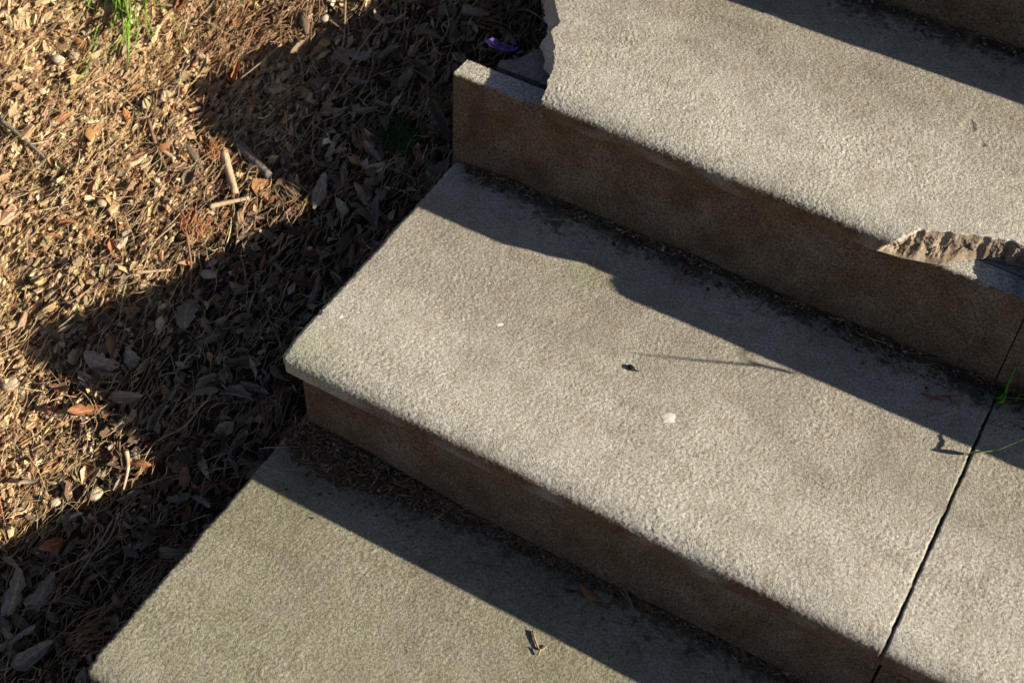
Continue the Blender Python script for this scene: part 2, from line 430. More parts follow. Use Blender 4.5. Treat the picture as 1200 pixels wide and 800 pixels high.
    return as_part(link('tread_slab', me, M_TREAD))

def riser(k, x0, x1, res, seed=0):
    yf = NOSE[k] + .0126; z1 = TOP[k] - TH; z0 = TOP.get(k - 1, TOP[k] - .14) - .015
    t = .027
    nz_ = max(3, int((z1 - z0) / res)); nx = max(3, int((x1 - x0) / res))
    xs = np.linspace(x0, x1, nx + 1); zs = np.linspace(z0, z1 - .003, nz_ + 1)
    prof_y = np.concatenate([np.full(nz_ + 1, yf), [yf + .0008, yf + .003], np.linspace(yf + .006, yf + t, max(3, int(t / res)))])
    prof_z = np.concatenate([zs, [z1 - .001, z1], np.full(max(3, int(t / res)), z1)])
    isf = np.concatenate([np.ones(nz_ + 1), [.7, .4], np.zeros(max(3, int(t / res)))])
    nr = len(prof_y)
    Xg = np.repeat(xs[None], nr, 0); Yg = np.repeat(prof_y[:, None], nx + 1, 1); Zg = np.repeat(prof_z[:, None], nx + 1, 1)
    S = np.concatenate([[0], np.cumsum(np.hypot(np.diff(prof_y), np.diff(prof_z)))])[:, None] + 0 * Xg
    h = .0005 * pn(Xg / .006, S / .006, 31 + seed) + .00022 * np.random.default_rng(seed).normal(0, 1, Xg.shape) * (res < .004) + .0011 * pn(Xg / .07, S / .03, 33 + seed)
    I = isf[:, None] + 0 * Xg
    Yg = Yg - I * h; Zg = Zg + (1 - I) * h * .8 - (1 - I) * .0006
    V = np.stack([Xg, Yg, Zg], -1).reshape(-1, 3); nc = nx + 1
    F = [grid_faces(nr, nc)]
    base = len(V); extra = []
    for ci in (0, nc - 1):
        idx = np.arange(nr) * nc + ci; low = V[idx].copy(); low[:, 1] = yf + t
        lo = base + np.arange(nr); base += nr; extra.append(low)
        f = np.stack([idx[:-1], idx[1:], lo[1:], lo[:-1]], 1); F.append(f if ci else f[:, ::-1])
    V = np.concatenate([V] + extra)
    me = make_mesh('riser_slab', V, np.concatenate(F))
    x, z = V[:, 0], V[:, 2]
    zlow = TOP.get(k - 1, z0)
    add_attr(me, 'algae', np.clip(sstep(.06, .0, z - zlow + .03 * pn(x / .05, z / .05, 34)) * .8, 0, 1))
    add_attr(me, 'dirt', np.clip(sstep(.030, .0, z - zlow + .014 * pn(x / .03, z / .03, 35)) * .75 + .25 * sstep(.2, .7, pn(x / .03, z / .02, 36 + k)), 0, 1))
    add_attr(me, 'fracture', np.zeros(len(V))); add_attr(me, 'grime', np.zeros(len(V)))
    sf = np.concatenate([I.reshape(-1), np.ones(2 * nr)])
    add_attr(me, 'stain_bounce', np.clip(sstep(.35, .9, sf + .3 * pn(x / .006, (V[:, 1] + z) / .006, 39) * (z > z1 - .006)) * (.95 + .12 * pn(x / .04, z / .04, 41)), 0, 1))
    me.set_sharp_from_angle(angle=math.radians(55))
    return as_part(link('riser_slab', me, M_RISER))

def left_break(yy, q):
    y = np.minimum(yy, .62)
    bx = np.interp(y, [.290, .300, .318, .335, .352, .362, .375, .395, .415, .432, .446, .47, .50, .56, .62],
                   [.096, .0985, .0965, .0905, .0865, .0835, .076, .060, .057, .047, .037, .020, .004, -.001, -.002])
    return bx + .0045 * pn(y / .026, y * 0 + 2.2, 40) + .0016 * pn(y / .0075, y * 0 + 4.2, 45) + .0006 * pn(y / .0025, y * 0 + 1.2, 46) + .004 * q * (y < .36)
NOTCH = (np.array([.446, .470, .480, .495, .5237, .548, .575, .5912]), np.array([.323, .323, .325, .333, .3445, .3525, .356, .357]),
         np.array([.446, .470, .490, .503, .520, .548, .5912]), np.array([.301, .304, .310, .314, .334, .347, .351]))
JX = [0.0, .5915, 1.187, 1.78, 2.376]
# near treads, finely worked
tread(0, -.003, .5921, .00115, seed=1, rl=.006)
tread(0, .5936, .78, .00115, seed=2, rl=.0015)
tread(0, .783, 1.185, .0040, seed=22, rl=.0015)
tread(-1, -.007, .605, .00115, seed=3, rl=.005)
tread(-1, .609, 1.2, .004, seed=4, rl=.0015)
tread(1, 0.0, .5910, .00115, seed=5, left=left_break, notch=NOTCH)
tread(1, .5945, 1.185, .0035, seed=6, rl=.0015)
for k in (-1, 0, 1):
    for a in (1, 2):
        tread(k, [0, 1.204, 1.80][a], [0, 1.796, 2.39][a], .012, seed=7 + a, jag=.0005)
riser(1, -.005, .5855, .0020, 1); riser(1, .5867, 1.18, .004, 2)
riser(0, .0125, .5945, .0020, 3); riser(0, .597, 1.19, .004, 4)
riser(2, 0.0, .580, .003, 5); riser(2, .583, 1.17, .004, 6)
riser(-1, .010, .600, .005, 7); riser(-1, .603, 1.19, .006, 8)
for k in (-1, 0, 1, 2):
    riser(k, 1.195, 1.79, .02, 9); riser(k, 1.793, 2.38, .02, 10)
for k in (-3, -2, 2, 3, 4):
    for a in range(4):
        tread(k, JX[a] + .002, JX[a + 1] - .002, .010, seed=11 + a + k)
        if k != 2: riser(k, JX[a] + (.012 if a == 0 else .002), JX[a + 1] - .002, .02, 12 + a)

# bedding behind and below the slabs, one block per step, with an uneven top
def bed_block(k, x0, outline=None):
    y0 = NOSE[k] + .0126 + .029; y1 = NOSE.get(k + 1, NOSE[k] + .31) + .0126 + .024
    z1 = TOP[k] - TH - (.009 if outline else .0015); z0 = TOP[k] - .6
    bm = bmesh.new()
    pts = outline or [(x0, y0), (2.37, y0), (2.37, y1), (x0, y1)]
    top = [bm.verts.new((x, y, z1)) for x, y in pts]; bot = [bm.verts.new((x, y, z0)) for x, y in pts]
    bm.faces.new(top); bm.faces.new(bot[::-1])
    for i in range(len(pts)):
        j = (i + 1) % len(pts); bm.faces.new((top[j], top[i], bot[i], bot[j]))
    bmesh.ops.recalc_face_normals(bm, faces=bm.faces)
    me = bpy.data.meshes.new('mortar_bed'); bm.to_mesh(me); bm.free()
    return as_part(link('mortar_bed', me, M_CORE))
for k in (-3, -2, -1, 0, 2, 3, 4): bed_block(k, .02)
zb = TOP[1] - TH - .009
def o1(px, py): p = on_z(px, py, zb); return (p[0], p[1])
A1, A2, A3 = o1(583, 78), o1(605, 70), o1(652, 53); A0 = o1(628, 95)
bed_block(1, .02, [A1, A0, (.147, A0[1]), (.147, .65), (.10, .65), (A3[0] + .012, A3[1] + .02), A3, ((A2[0] + A3[0]) / 2 - .003, (A2[1] + A3[1]) / 2 + .003), A2, (A1[0] - .003, (A1[1] + A2[1]) / 2)])
bed_block(1, .15)

# ------------------------------------------------------------------ scattered litter (nobody could count it)
GN = np.array([.32, -.43, 1.0]); GN = GN / np.linalg.norm(GN)
GT = np.cross([0, 1, 0], GN); GT /= np.linalg.norm(GT); GB = np.cross(GN, GT)
def rot_batch(n, tilt, r, slope=True, az=None):
    """n rotation matrices: random heading about the ground normal, then a random tilt"""
    a = r.uniform(0, 2 * np.pi, n) if az is None else az
    ax = np.stack([np.cos(a), np.sin(a), np.zeros(n)], 1); ay = np.stack([-np.sin(a), np.cos(a), np.zeros(n)], 1); az_ = np.tile([0, 0, 1.], (n, 1))
    A = np.stack([ax, ay, az_], 2)
    t1 = r.normal(0, tilt, n); t2 = r.normal(0, tilt, n)
    c, s = np.cos(t1), np.sin(t1); o = np.zeros(n); e = np.ones(n)
    B = np.stack([np.stack([e, o, o], 1), np.stack([o, c, -s], 1), np.stack([o, s, c], 1)], 1)
    c, s = np.cos(t2), np.sin(t2)
    C = np.stack([np.stack([c, o, s], 1), np.stack([o, e, o], 1), np.stack([-s, o, c], 1)], 1)
    Rm = A @ B @ C
    if slope:
        G = np.stack([GT, GB, GN], 1); Rm = G[None] @ Rm
    return Rm
def scatter(templates, loc, Rm, scl, colr, r):
    """join many small pieces: returns V, F list, colour per vertex"""
    Vs, Fs, Cs = [], {}, []; off = 0
    pick = r.integers(0, len(templates), len(loc))
    for ti, (tv, tf) in enumerate(templates):
        m = np.where(pick == ti)[0]
        if not len(m): continue
        v = np.einsum('nij,nkj->nki', Rm[m], tv[None] * scl[m][:, None, :]) + loc[m][:, None, :]
        k = len(tv); Vs.append(v.reshape(-1, 3)); Cs.append(np.repeat(colr[m], k, 0))
        f = (tf[None] + (np.arange(len(m)) * k)[:, None, None] + off).reshape(-1, tf.shape[1])
        Fs.setdefault(tf.shape[1], []).append(f); off += len(m) * k
    return np.concatenate(Vs), [np.concatenate(f) for f in Fs.values()], np.concatenate(Cs)
class Pile:
    def __init__(s): s.V = []; s.F = {}; s.C = []; s.n = 0
    def add(s, V, F, C):
        s.V.append(V); s.C.append(C)
        for f in F: s.F.setdefault(f.shape[1], []).append(f + s.n)
        s.n += len(V)
    def build(s, name, mat, smooth=False):
        me = make_mesh(name, np.concatenate(s.V), [np.concatenate(f) for f in s.F.values()], smooth)
        add_attr(me, 'col', np.concatenate(s.C)); return link(name, me, mat)
ICO_V = []; ph = (1 + 5 ** .5) / 2
for a in (-1, 1):
    for b in (-ph, ph): ICO_V += [(0, a, b), (a, b, 0), (b, 0, a)]
ICO_V = np.array(ICO_V); ICO_V = ICO_V / np.linalg.norm(ICO_V[0])
_bm = bmesh.new()
for v in ICO_V: _bm.verts.new(v)
bmesh.ops.convex_hull(_bm, input=_bm.verts[:]); _bm.verts.index_update()
ICO_V = np.array([v.co[:] for v in _bm.verts]); ICO_F = np.array([[v.index for v in f.verts] for f in _bm.faces]); _bm.free()
def clod_templates(n, r):
    return [(ICO_V * r.uniform(.55, 1.2, (len(ICO_V), 1)), ICO_F) for _ in range(n)]
def chip_templates(n, r):
    out = []
    for _ in range(n):
        b = np.array([[x, y, z] for z in (-.5, .5) for x, y in ((-1, -.6), (-.2, -1), (1, -.5), (.9, .5), (0, 1), (-1, .55))], float)
        b[:, :2] += r.normal(0, .16, (12, 2)); b[:, 2] += .5 * (b[:, 0] ** 2) * r.uniform(-1, 1) + r.normal(0, .08, 12)
        f4 = np.array([[i, (i + 1) % 6, 6 + (i + 1) % 6, 6 + i] for i in range(6)] + [[6, 7, 8, 11], [8, 9, 10, 11], [0, 5, 2, 1], [2, 5, 4, 3]])
        out.append((b, f4))
    return out
def needle_templates(n, r, seg=5, bend=.14):
    out = []
    for _ in range(n):
        t = np.linspace(-1, 1, seg + 1); k = r.normal(0, bend); k2 = r.normal(0, bend * .6); w = r.normal(0, .08)
        c = np.stack([t, k * (t ** 2 - .4) + w * np.sin(3 * t), k2 * (t ** 2 - .3)], 1)
        rad = 1 - .6 * np.abs(t) ** 3
        ang = np.array([0, 2.09, 4.19])
        V = (c[:, None, :] + np.stack([np.zeros((seg + 1, 3)), np.cos(ang)[None] * rad[:, None] * .02, np.sin(ang)[None] * rad[:, None] * .02], -1)).reshape(-1, 3)
        F = np.array([[i * 3 + j, i * 3 + (j + 1) % 3, (i + 1) * 3 + (j + 1) % 3, (i + 1) * 3 + j] for i in range(seg) for j in range(3)])
        out.append((V, F))
    return out
def leaf_grid(r, nu=6, nv=4, curl=.5, cup=.4, ragged=.1, pointy=1.0, fold=.2):
    """a curved leaf blade of unit half-length: bent along its length, cupped across, ragged edge"""
    u = np.linspace(-1, 1, nu + 1); v = np.linspace(-1, 1, nv + 1)
    U, W = np.meshgrid(u, v, indexing='ij')
    wid = .46 * np.power(np.clip(1 - np.abs(U + .12 * (1 - U * U)) ** (1.6 + pointy), 0.02, 1), .8) * (1 + ragged * r.normal(0, 1, (nu + 1, 1)))
    th = cup * W; wy = np.where(np.abs(cup) > .02, np.sin(th) / (cup + 1e-9), W) * wid
    wz = (1 - np.cos(th)) / (abs(cup) + .3) * wid * np.sign(cup) * 1.4 + fold * np.abs(W) * wid
    a = curl * U; x = np.sin(a) / curl; z = (1 - np.cos(a)) / curl
    tw = r.normal(0, .35) * U
    y2 = wy * np.cos(tw) - wz * np.sin(tw); z2 = wy * np.sin(tw) + wz * np.cos(tw)
    V = np.stack([x + ragged * .4 * r.normal(0, .3, x.shape), y2 + .12 * r.normal() * U ** 2, z + z2 + ragged * .25 * r.normal(0, .35, x.shape)], -1).reshape(-1, 3)
    return V, grid_faces(nu + 1, nv + 1)
def frag_templates(n, r):
    out = []
    for _ in range(n):
        V, F = leaf_grid(r, 3, 2, r.uniform(.3, 1.4) * r.choice([-1, 1]), r.uniform(.2, 1.5) * r.choice([-1, 1]), .28, r.uniform(.3, 2), r.uniform(-.2, .5))
        out.append((V, F))
    return out
def pal(colors, n, r, jit=.22):
    c = np.array(colors)[r.integers(0, len(colors), n)]
    return np.clip(c * np.exp(r.normal(0, jit, (n, 1))) * (1 + r.normal(0, .05, (n, 3))), .004, .7)

def spread(n, r, keep=None, x=(-.86, .035), y=(-.58, .80)):
    P = np.stack([r.uniform(*x, n), r.uniform(*y, n)], 1)
    # keep what the camera or a step to its side could see, thinning outside
    d = np.stack([P[:, 0], P[:, 1], ground_z(P[:, 0], P[:, 1])], 1) - CAM
    c = d @ CR.T; px = 600 + FPX * c[:, 0] / c[:, 2]; py = 400 + FPX * c[:, 1] / c[:, 2]
    m = (px > -160) & (py > -140) & (py < 940) & (px < 900)
    if keep is not None: m &= r.uniform(0, 1, n) < keep(P[:, 0], P[:, 1])
    return P[m]
TAN = [(.46, .325, .185), (.50, .37, .22), (.40, .275, .155), (.34, .225, .125), (.49, .37, .225), (.42, .285, .16)]
BROWN = [(.15, .10, .066), (.20, .145, .10), (.085, .058, .038), (.24, .185, .135), (.16, .082, .046), (.12, .085, .06), (.28, .23, .175)]
RUST = [(.27, .135, .06), (.33, .17, .08), (.22, .10, .045), (.37, .23, .12), (.30, .20, .11)]
_d = on_ground(215, 130) - on_ground(100, 270); STREAK = math.atan2(_d @ GB, _d @ GT)
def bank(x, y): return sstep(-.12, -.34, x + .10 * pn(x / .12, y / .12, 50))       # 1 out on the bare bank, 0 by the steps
r = np.random.default_rng(21)
pile = Pile()
# crumbs of soil
P = spread(70000, r, lambda x, y: .15 + .75 * bank(x, y)); n = len(P)
loc = np.stack([P[:, 0], P[:, 1], ground_z(P[:, 0], P[:, 1]) + r.uniform(.001, .008, n)], 1)
s = np.minimum(np.exp(r.normal(math.log(.0021), .45, n)), .0048); scl = s[:, None] * r.uniform(.7, 1.2, (n, 3)) * np.array([1.7, .9, .8])
pile.add(*scatter(clod_templates(14, r), loc, rot_batch(n, .5, r, az=r.normal(STREAK, .7, n)), scl, np.where(r.uniform(0, 1, (n, 1)) < bank(P[:, 0], P[:, 1])[:, None], pal(TAN[:4] + BROWN[:1], n, r, .15), pal([(.07, .05, .033), (.10, .07, .046), (.05, .036, .025)], n, r, .3)), r))  # crumbs by the steps coloured darker to deepen the shade
# wood chips and bark flakes
P = spread(30000, r, lambda x, y: .30 + .45 * bank(x, y)); n = len(P)
loc = np.stack([P[:, 0], P[:, 1], ground_z(P[:, 0], P[:, 1]) + r.uniform(.003, .011, n)], 1)
ln = np.exp(r.normal(math.log(.0042), .45, n)); scl = np.stack([ln, ln * r.uniform(.22, .55, n), ln * .38 * r.uniform(.5, 1.5, n)], 1)
bk = bank(P[:, 0], P[:, 1])[:, None]
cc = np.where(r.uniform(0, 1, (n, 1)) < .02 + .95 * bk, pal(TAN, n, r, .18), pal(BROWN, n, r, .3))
pile.add(*scatter(chip_templates(16, r), loc, rot_batch(n, .45, r, az=r.normal(STREAK, .42, n)), scl, cc, r))
litter = pile.build('soil_litter', M_LITTER, False)
tag(litter, 'loose tan crumbs of soil and wood chips covering the bank beside the steps', 'soil', kind='stuff')
# leaf fragments
pile = Pile()
P = spread(17000, r, lambda x, y: .8 - .68 * bank(x, y)); n = len(P)
loc = np.stack([P[:, 0], P[:, 1], ground_z(P[:, 0], P[:, 1]) + r.uniform(.004, .016, n)], 1)
ln = np.exp(r.normal(math.log(.0075), .38, n)); scl = np.stack([ln, ln * r.uniform(.5, 1.1, n), ln * r.uniform(.5, 1.1, n)], 1)
bk = bank(P[:, 0], P[:, 1])[:, None]
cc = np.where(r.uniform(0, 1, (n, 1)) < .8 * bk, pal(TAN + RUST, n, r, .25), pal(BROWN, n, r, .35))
pile.add(*scatter(frag_templates(24, r), loc, rot_batch(n, .55, r), scl, cc, r))
o = pile.build('leaf_fragments', M_LITTER, True)
tag(o, 'brown broken leaf fragments strewn over the litter along the steps', 'leaf litter', kind='stuff')
# needles and dry grass
pile = Pile()
P = spread(26000, r, lambda x, y: .75 + .25 * bank(x, y)); n = len(P)
loc = np.stack([P[:, 0], P[:, 1], ground_z(P[:, 0], P[:, 1]) + r.uniform(.006, .017, n)], 1)
ln = np.exp(r.normal(math.log(.013), .42, n)); th = r.uniform(.016, .034, n)
scl = np.stack([ln, th, th], 1); scl[:, 1:] = np.maximum(scl[:, 1:], ln[:, None] * .8)
# keep the thickness real: the template's radius is .02 of the cross scale
scl[:, 1:] = r.uniform(.014, .030, n)[:, None]
cc = pal(RUST[2:4] + TAN + [(.46, .38, .26)], n, r, .25)
pile.add(*scatter(needle_templates(24, r), loc, rot_batch(n, .22, r, az=r.normal(STREAK, .32, n) + (r.uniform(0, 1, n) < .18) * r.uniform(0, 3.1, n)), scl, cc, r))
o = pile.build('needle_litter', M_LITTER, True)
tag(o, 'thin dry needles and straw lying across the soil bank', 'needles', kind='stuff')

# ------------------------------------------------------------------ single things on the ground and the treads
def gframe(p, heading, tilt=0.0, roll=0.0, level=False):
    """matrix at p: X along heading (radians in the ground plane), Z along the slope's normal"""
    G = Matrix(((GT[0], GB[0], GN[0]), (GT[1], GB[1], GN[1]), (GT[2], GB[2], GN[2]))) if not level else Matrix.Identity(3)
    Rm = G @ Matrix.Rotation(heading, 3, 'Z') @ Matrix.Rotation(tilt, 3, 'Y') @ Matrix.Rotation(roll, 3, 'X')
    return Matrix.Translation(Vector(p)) @ Rm.to_4x4()
def heading_px(x0, y0, x1, y1):
    d = on_ground(x1, y1) - on_ground(x0, y0); return math.atan2(d @ GB, d @ GT)
def tube(pts, rads, nseg=6, jit=0.0, rr=None, cap=True):
    """round rod through pts with a radius at each point; returns V, list of faces"""
    P = np.array(pts, float); n = len(P); T = np.gradient(P, axis=0); T /= np.linalg.norm(T, axis=1)[:, None] + 1e-12
    up = np.array([0.13, .21, .97]); V = []
    for i in range(n):
        a = np.cross(T[i], up); a /= np.linalg.norm(a) + 1e-12; b = np.cross(T[i], a)
        for k in range(nseg):
            t = 2 * math.pi * k / nseg; rad = rads[i] * (1 + (jit * rr.normal() if jit else 0))
            V.append(P[i] + rad * (math.cos(t) * a + math.sin(t) * b))
    F = [[i * nseg + k, i * nseg + (k + 1) % nseg, (i + 1) * nseg + (k + 1) % nseg, (i + 1) * nseg + k] for i in range(n - 1) for k in range(nseg)]
    if cap:
        V.append(P[0]); V.append(P[-1]); c0, c1 = len(V) - 2, len(V) - 1
        tri = [[c0, (k + 1) % nseg, k] for k in range(nseg)] + [[c1, (n - 1) * nseg + k, (n - 1) * nseg + (k + 1) % nseg] for k in range(nseg)]
        return np.array(V), [np.array(F), np.array(tri)]
    return np.array(V), [np.array(F)]
def curve_pts(ctrl, n=10):
    """Catmull-Rom through control points"""
    c = np.array(ctrl, float); c = np.vstack([2 * c[0] - c[1], c, 2 * c[-1] - c[-2]]); out = []
    for i in range(1, len(c) - 2):
        for t in np.linspace(0, 1, n, endpoint=False):
            p0, p1, p2, p3 = c[i - 1:i + 3]
            out.append(.5 * ((2 * p1) + (-p0 + p2) * t + (2 * p0 - 5 * p1 + 4 * p2 - p3) * t * t + (-p0 + 3 * p1 - 3 * p2 + p3) * t ** 3))
    out.append(c[-2]); return np.array(out)
class Parts(Pile):
    def __init__(s): s.V = []; s.F = {}; s.n = 0
    def put(s, V, F):
        s.V.append(V)
        for f in F: s.F.setdefault(f.shape[1], []).append(f + s.n)
        s.n += len(V)
    def mesh(s, name, smooth=True): return make_mesh(name, np.concatenate(s.V), [np.concatenate(f) for f in s.F.values()], smooth)

# --- fallen leaves -------------------------------------------------
lr = np.random.default_rng(77)
LEAF = []; LSHAPE = []
for i in range(18):
    cu = lr.uniform(.25, 1.2) * lr.choice([-1, 1], p=[.3, .7]); cp = lr.uniform(.3, 1.7) * lr.choice([-1, 1], p=[.35, .65])
    LSHAPE.append((abs(cu), abs(cp)))
    V, F = leaf_grid(lr, 10, 6, cu, cp, .15, lr.uniform(.2, 1.8), lr.uniform(0, .35))
    V[:, 2] -= V[:, 2].min()
    me = make_mesh('fallen_leaf', V, F); LEAF.append(me)
def leaf(p, heading, size, mi, mat, label, group=None, tilt=0.0, roll=0.0, lift=.004, level=False, width=1.0, cat='leaf'):
    src = LEAF[mi % len(LEAF)]
    if not src.materials: src.materials.append(M_LEAF)
    o = bpy.data.objects.new('fallen_leaf', src); col.objects.link(o)
    if mat is not M_LEAF:
        o.material_slots[0].link = 'OBJECT'; o.material_slots[0].material = mat
    q = np.array(p, float) + (np.array([0, 0, 1.]) if level else GN) * lift
    o.matrix_world = gframe(q, heading, tilt, roll, level) @ Matrix.Diagonal((size, size * width, size, 1))
    return tag(o, label, cat, group)
# leaves that nothing tells apart, lying in the shaded litter along the steps
def visible(P):
    d = np.array(P) - CAM; c = CR @ d; return 600 + FPX * c[0] / c[2], 400 + FPX * c[1] / c[2]
def in_shade(p):
    """does the stair profile stand between p and the sun?"""
    for t in np.linspace(.02, 1.2, 60):
        q = p + SUN * t
        if q[0] > 0:
            k = max([k for k in NOSE if NOSE[k] <= q[1]] or [-3])
            if q[2] < TOP[k]: return True
    return False
ZONES_SH = [(468, 165, 'beside the moss cushion'), (525, 140, 'against the end of the upper riser'), (600, 25, 'beside the broken upper tread'),
         (510, 70, 'left of the lit broken corner'), (420, 100, 'around the bluish shell-shaped leaf'), (470, 20, 'at the shaded top edge of the litter'),
         (340, 110, 'in the shade of the upper shadow tip'), (300, 190, 'near the thick dark stick'), (440, 240, 'above the back corner of the middle tread'),
         (370, 300, 'in the shade along the middle tread edge'), (250, 330, 'in the shade below the orange needle brush'), (320, 400, 'beside the front corner of the middle tread'),
         (320, 475, 'around the rusty tuft by the middle riser'), (200, 400, 'in the middle of the broad shadow'), (100, 400, 'near the left tip of the middle shadow'),
         (230, 520, 'in the shade above the lowest tread'), (240, 610, 'along the left edge of the lowest tread'), (150, 620, 'below the lower sunlit wedge'),
         (90, 740, 'around the orange sprig at the bottom left'), (40, 690, 'among the large grey leaves at bottom left'), (110, 690, 'in the dark hollow near the bottom left')]
ZONES_LIT = [(150, 50, 'near the grass tuft'), (70, 75, 'by the white pebble'), (20, 20, 'in the top left corner'), (250, 30, 'among the reddish needles at the top'),
         (40, 170, 'by the thin dark twig'), (120, 240, 'by the greenish pebble'), (210, 180, 'near the curved brown twig'), (30, 300, 'at the left edge of the bank'),
         (150, 300, 'above the middle shadow edge'), (20, 420, 'by the large cream pebble'), (60, 530, 'in the lower sunlit wedge'), (120, 560, 'by the cream pebble of the wedge')]
seen_labels = {}
def shape_word(mi, w):
    cu, cp = LSHAPE[mi]
    return 'tightly rolled' if cp > 1.35 else 'cupped' if cp > .95 else 'arched' if cu > .8 else 'narrow flat' if w < .7 else 'broad flat'
n_sh = n_lit = 0; tries = 0
while (n_sh < 170 or n_lit < 22) and tries < 6000:
    tries += 1
    x = lr.uniform(-.8, -.004) if lr.uniform() < .35 else -abs(lr.normal(0, .17)) - .004
    y = lr.uniform(-.42, .72); z = float(ground_z(x, y)); p = np.array([x, y, z])
    px, py = visible(p)
    if not (4 < px < 660 and 4 < py < 796): continue
    sh = in_shade(p + GN * .012)
    if (sh and n_sh >= 170) or (not sh and n_lit >= 22): continue
    u_ = lr.uniform()
    mat, cword = (M_ORANGE, 'rust orange') if u_ < (.08 if sh else .25) else (M_PALE, 'pale grey') if (u_ > .82 and sh) else (M_LEAF, 'brown')
    sz = float(np.exp(lr.normal(math.log(.0125 if sh else .0085), .28))); mi = int(lr.integers(18)); wd = float(lr.uniform(.55, 1.0))
    size_word = ('small ' if sz < .0098 else 'large ' if sz > .0155 else '') if sh else ('larger ' if sz > .0105 else 'small ')
    zone = min(ZONES_SH if sh else ZONES_LIT, key=lambda q: (q[0] - px) ** 2 + (q[1] - py) ** 2)[2]
    lab = f'{size_word}{cword} {shape_word(mi, wd)} dry leaf {zone}'
    if seen_labels.get(lab, 0) >= 1 and tries < 5000: continue
    seen_labels[lab] = 1
    if sh: n_sh += 1
    else: n_lit += 1
    leaf(p, lr.uniform(0, 6.28), sz, mi, mat, lab, 'leaves in the shaded litter' if sh else 'leaves on the sunlit bank',
         lr.normal(0, .3), lr.normal(0, .35), float(lr.uniform(.008, .017)), width=wd)
# leaves one can point to
for px, py, sz, hd, mi, mat, wd, lab in [
    (375, 225, .021, 1.9, 3, M_PALE, .8, 'broad pale leaf standing in the shade right of the dark stick'),
    (402, 208, .019, 2.1, 7, M_PALE, .6, 'narrow grey leaf upright in the shade near the middle step'),
    (418, 98, .013, .4, 5, M_PALE, .9, 'bluish white shell-shaped leaf in a dark hollow near the upper step'),
    (475, 92, .018, 1.6, 9, M_PALE, .8, 'whitish folded leaf left of the broken step corner'),
    (455, 62, .015, 1.2, 1, M_PALE, .7, 'grey oval leaf near the top edge of the shaded litter'),
    (20, 690, .027, 1.9, 2, M_PALE, .8, 'large grey leaf at the bottom left edge of the picture'),
    (52, 692, .026, 1.6, 6, M_PALE, .9, 'second large grey leaf near the bottom left, right of its twin'),
    (40, 765, .026, 1.2, 12, M_PALE, 1.0, 'broad crumpled grey leaf in the bottom left corner'),
    (300, 455, .018, .2, 4, M_PALE, .7, 'pale lilac grey leaf beside the left end of the middle riser'),
    (150, 465, .020, .6, 8, M_LEAF, .7, 'long dull leaf in the shaded hollow left of the middle step'),
    (165, 543, .013, .5, 10, M_ORANGE, .9, 'curled orange leaf lit at the tip of the sunlit wedge'),
    (277, 83, .012, 1.9, 11, M_ORANGE, .7, 'upright orange leaf at the sun and shade edge near the top'),
    (430, 585, .013, .7, 13, M_LEAF, .8, 'brown leaf caught in the debris below the middle riser'),
    (240, 588, .015, .1, 14, M_PALE, .6, 'small pale leaf beside the left edge of the lowest tread'),
    (155, 580, .016, .9, 15, M_PALE, .7, 'grey leaf just inside the shade below the sunlit wedge'),
    (60, 480, .010, .9, 16, M_ORANGE, .7, 'rusty leaf on the sunlit soil at the left edge')]:
    leaf(on_ground(px, py, .013), hd, sz, mi, mat, lab, None, -.25, .2, .002, width=wd)

# --- pebbles, wood bits ---------------------------------------------
_bm = bmesh.new(); bmesh.ops.create_icosphere(_bm, subdivisions=3, radius=1)
SPH_V = np.array([v.co[:] for v in _bm.verts]); SPH_F = np.array([[v.index for v in f.verts] for f in _bm.faces]); _bm.free()
def lump(rr, amp=.25):
    d = rr.normal(0, 1, (6, 3)); d /= np.linalg.norm(d, axis=1)[:, None]
    k = 1 + amp * sum(rr.uniform(-.6, 1) * np.clip(SPH_V @ dd, 0, 1)[:, None] ** 2 for dd in d) / 1.5
    return SPH_V * k
def pebble(px, py, sx, sy, sz, hd, mat, label, name='pebble', cat='pebble', lift=.5, plane=None):
    p = on_ground(px, py, .008) if plane is None else on_z(px, py, plane)
    V = lump(lr, .55); V = V * (1 + .14 * pn(V[:, 0] * 1.6 + px, V[:, 1] * 1.6 + V[:, 2] * 1.3, 3))[:, None] * np.array([sx, sy, sz]) * .8; o = link(name, make_mesh(name, V, SPH_F), mat)
    nrm = GN if plane is None else np.array([0, 0, 1.])
    o.matrix_world = gframe(p + nrm * (sz * lift), hd, level=plane is not None)
    return tag(o, label, cat)
for a in [(70, 72, .0085, .0062, .005, .2, M_PEBBLE, 'white rounded pebble on the sunlit soil left of the grass tuft'),
          (89, 66, .0062, .0052, .004, .4, M_PEBBLE, 'smaller cream pebble touching the white pebble by the grass tuft'),
          (14, 450, .0095, .008, .006, 1.2, M_PEBBLE, 'large cream pebble on the sunlit soil at the left edge'),
          (112, 580, .0085, .0075, .005, .7, M_PEBBLE, 'cream pebble in the lower sunlit wedge'),
          (66, 588, .006, .005, .004, .7, M_PEBBLE, 'small cream pebble near the bottom of the sunlit wedge'),
          (120, 239, .006, .005, .004, .3, M_PEBBLE, 'pale greenish pebble beside a small hollow in the sunlit bank'),
          (382, 22, .006, .0055, .004, 1.1, M_PEBBLE, 'small pale pebble in the shade near the top edge'),
          (50, 108, .005, .005, .004, 1.1, M_PEBBLE, 'tiny mauve pebble on the bank below the white pebble'),
          (245, 322, .009, .006, .004, .5, M_PEBBLE, 'grey stone in the shade beside the middle sunlit point')]:
    pebble(*a)
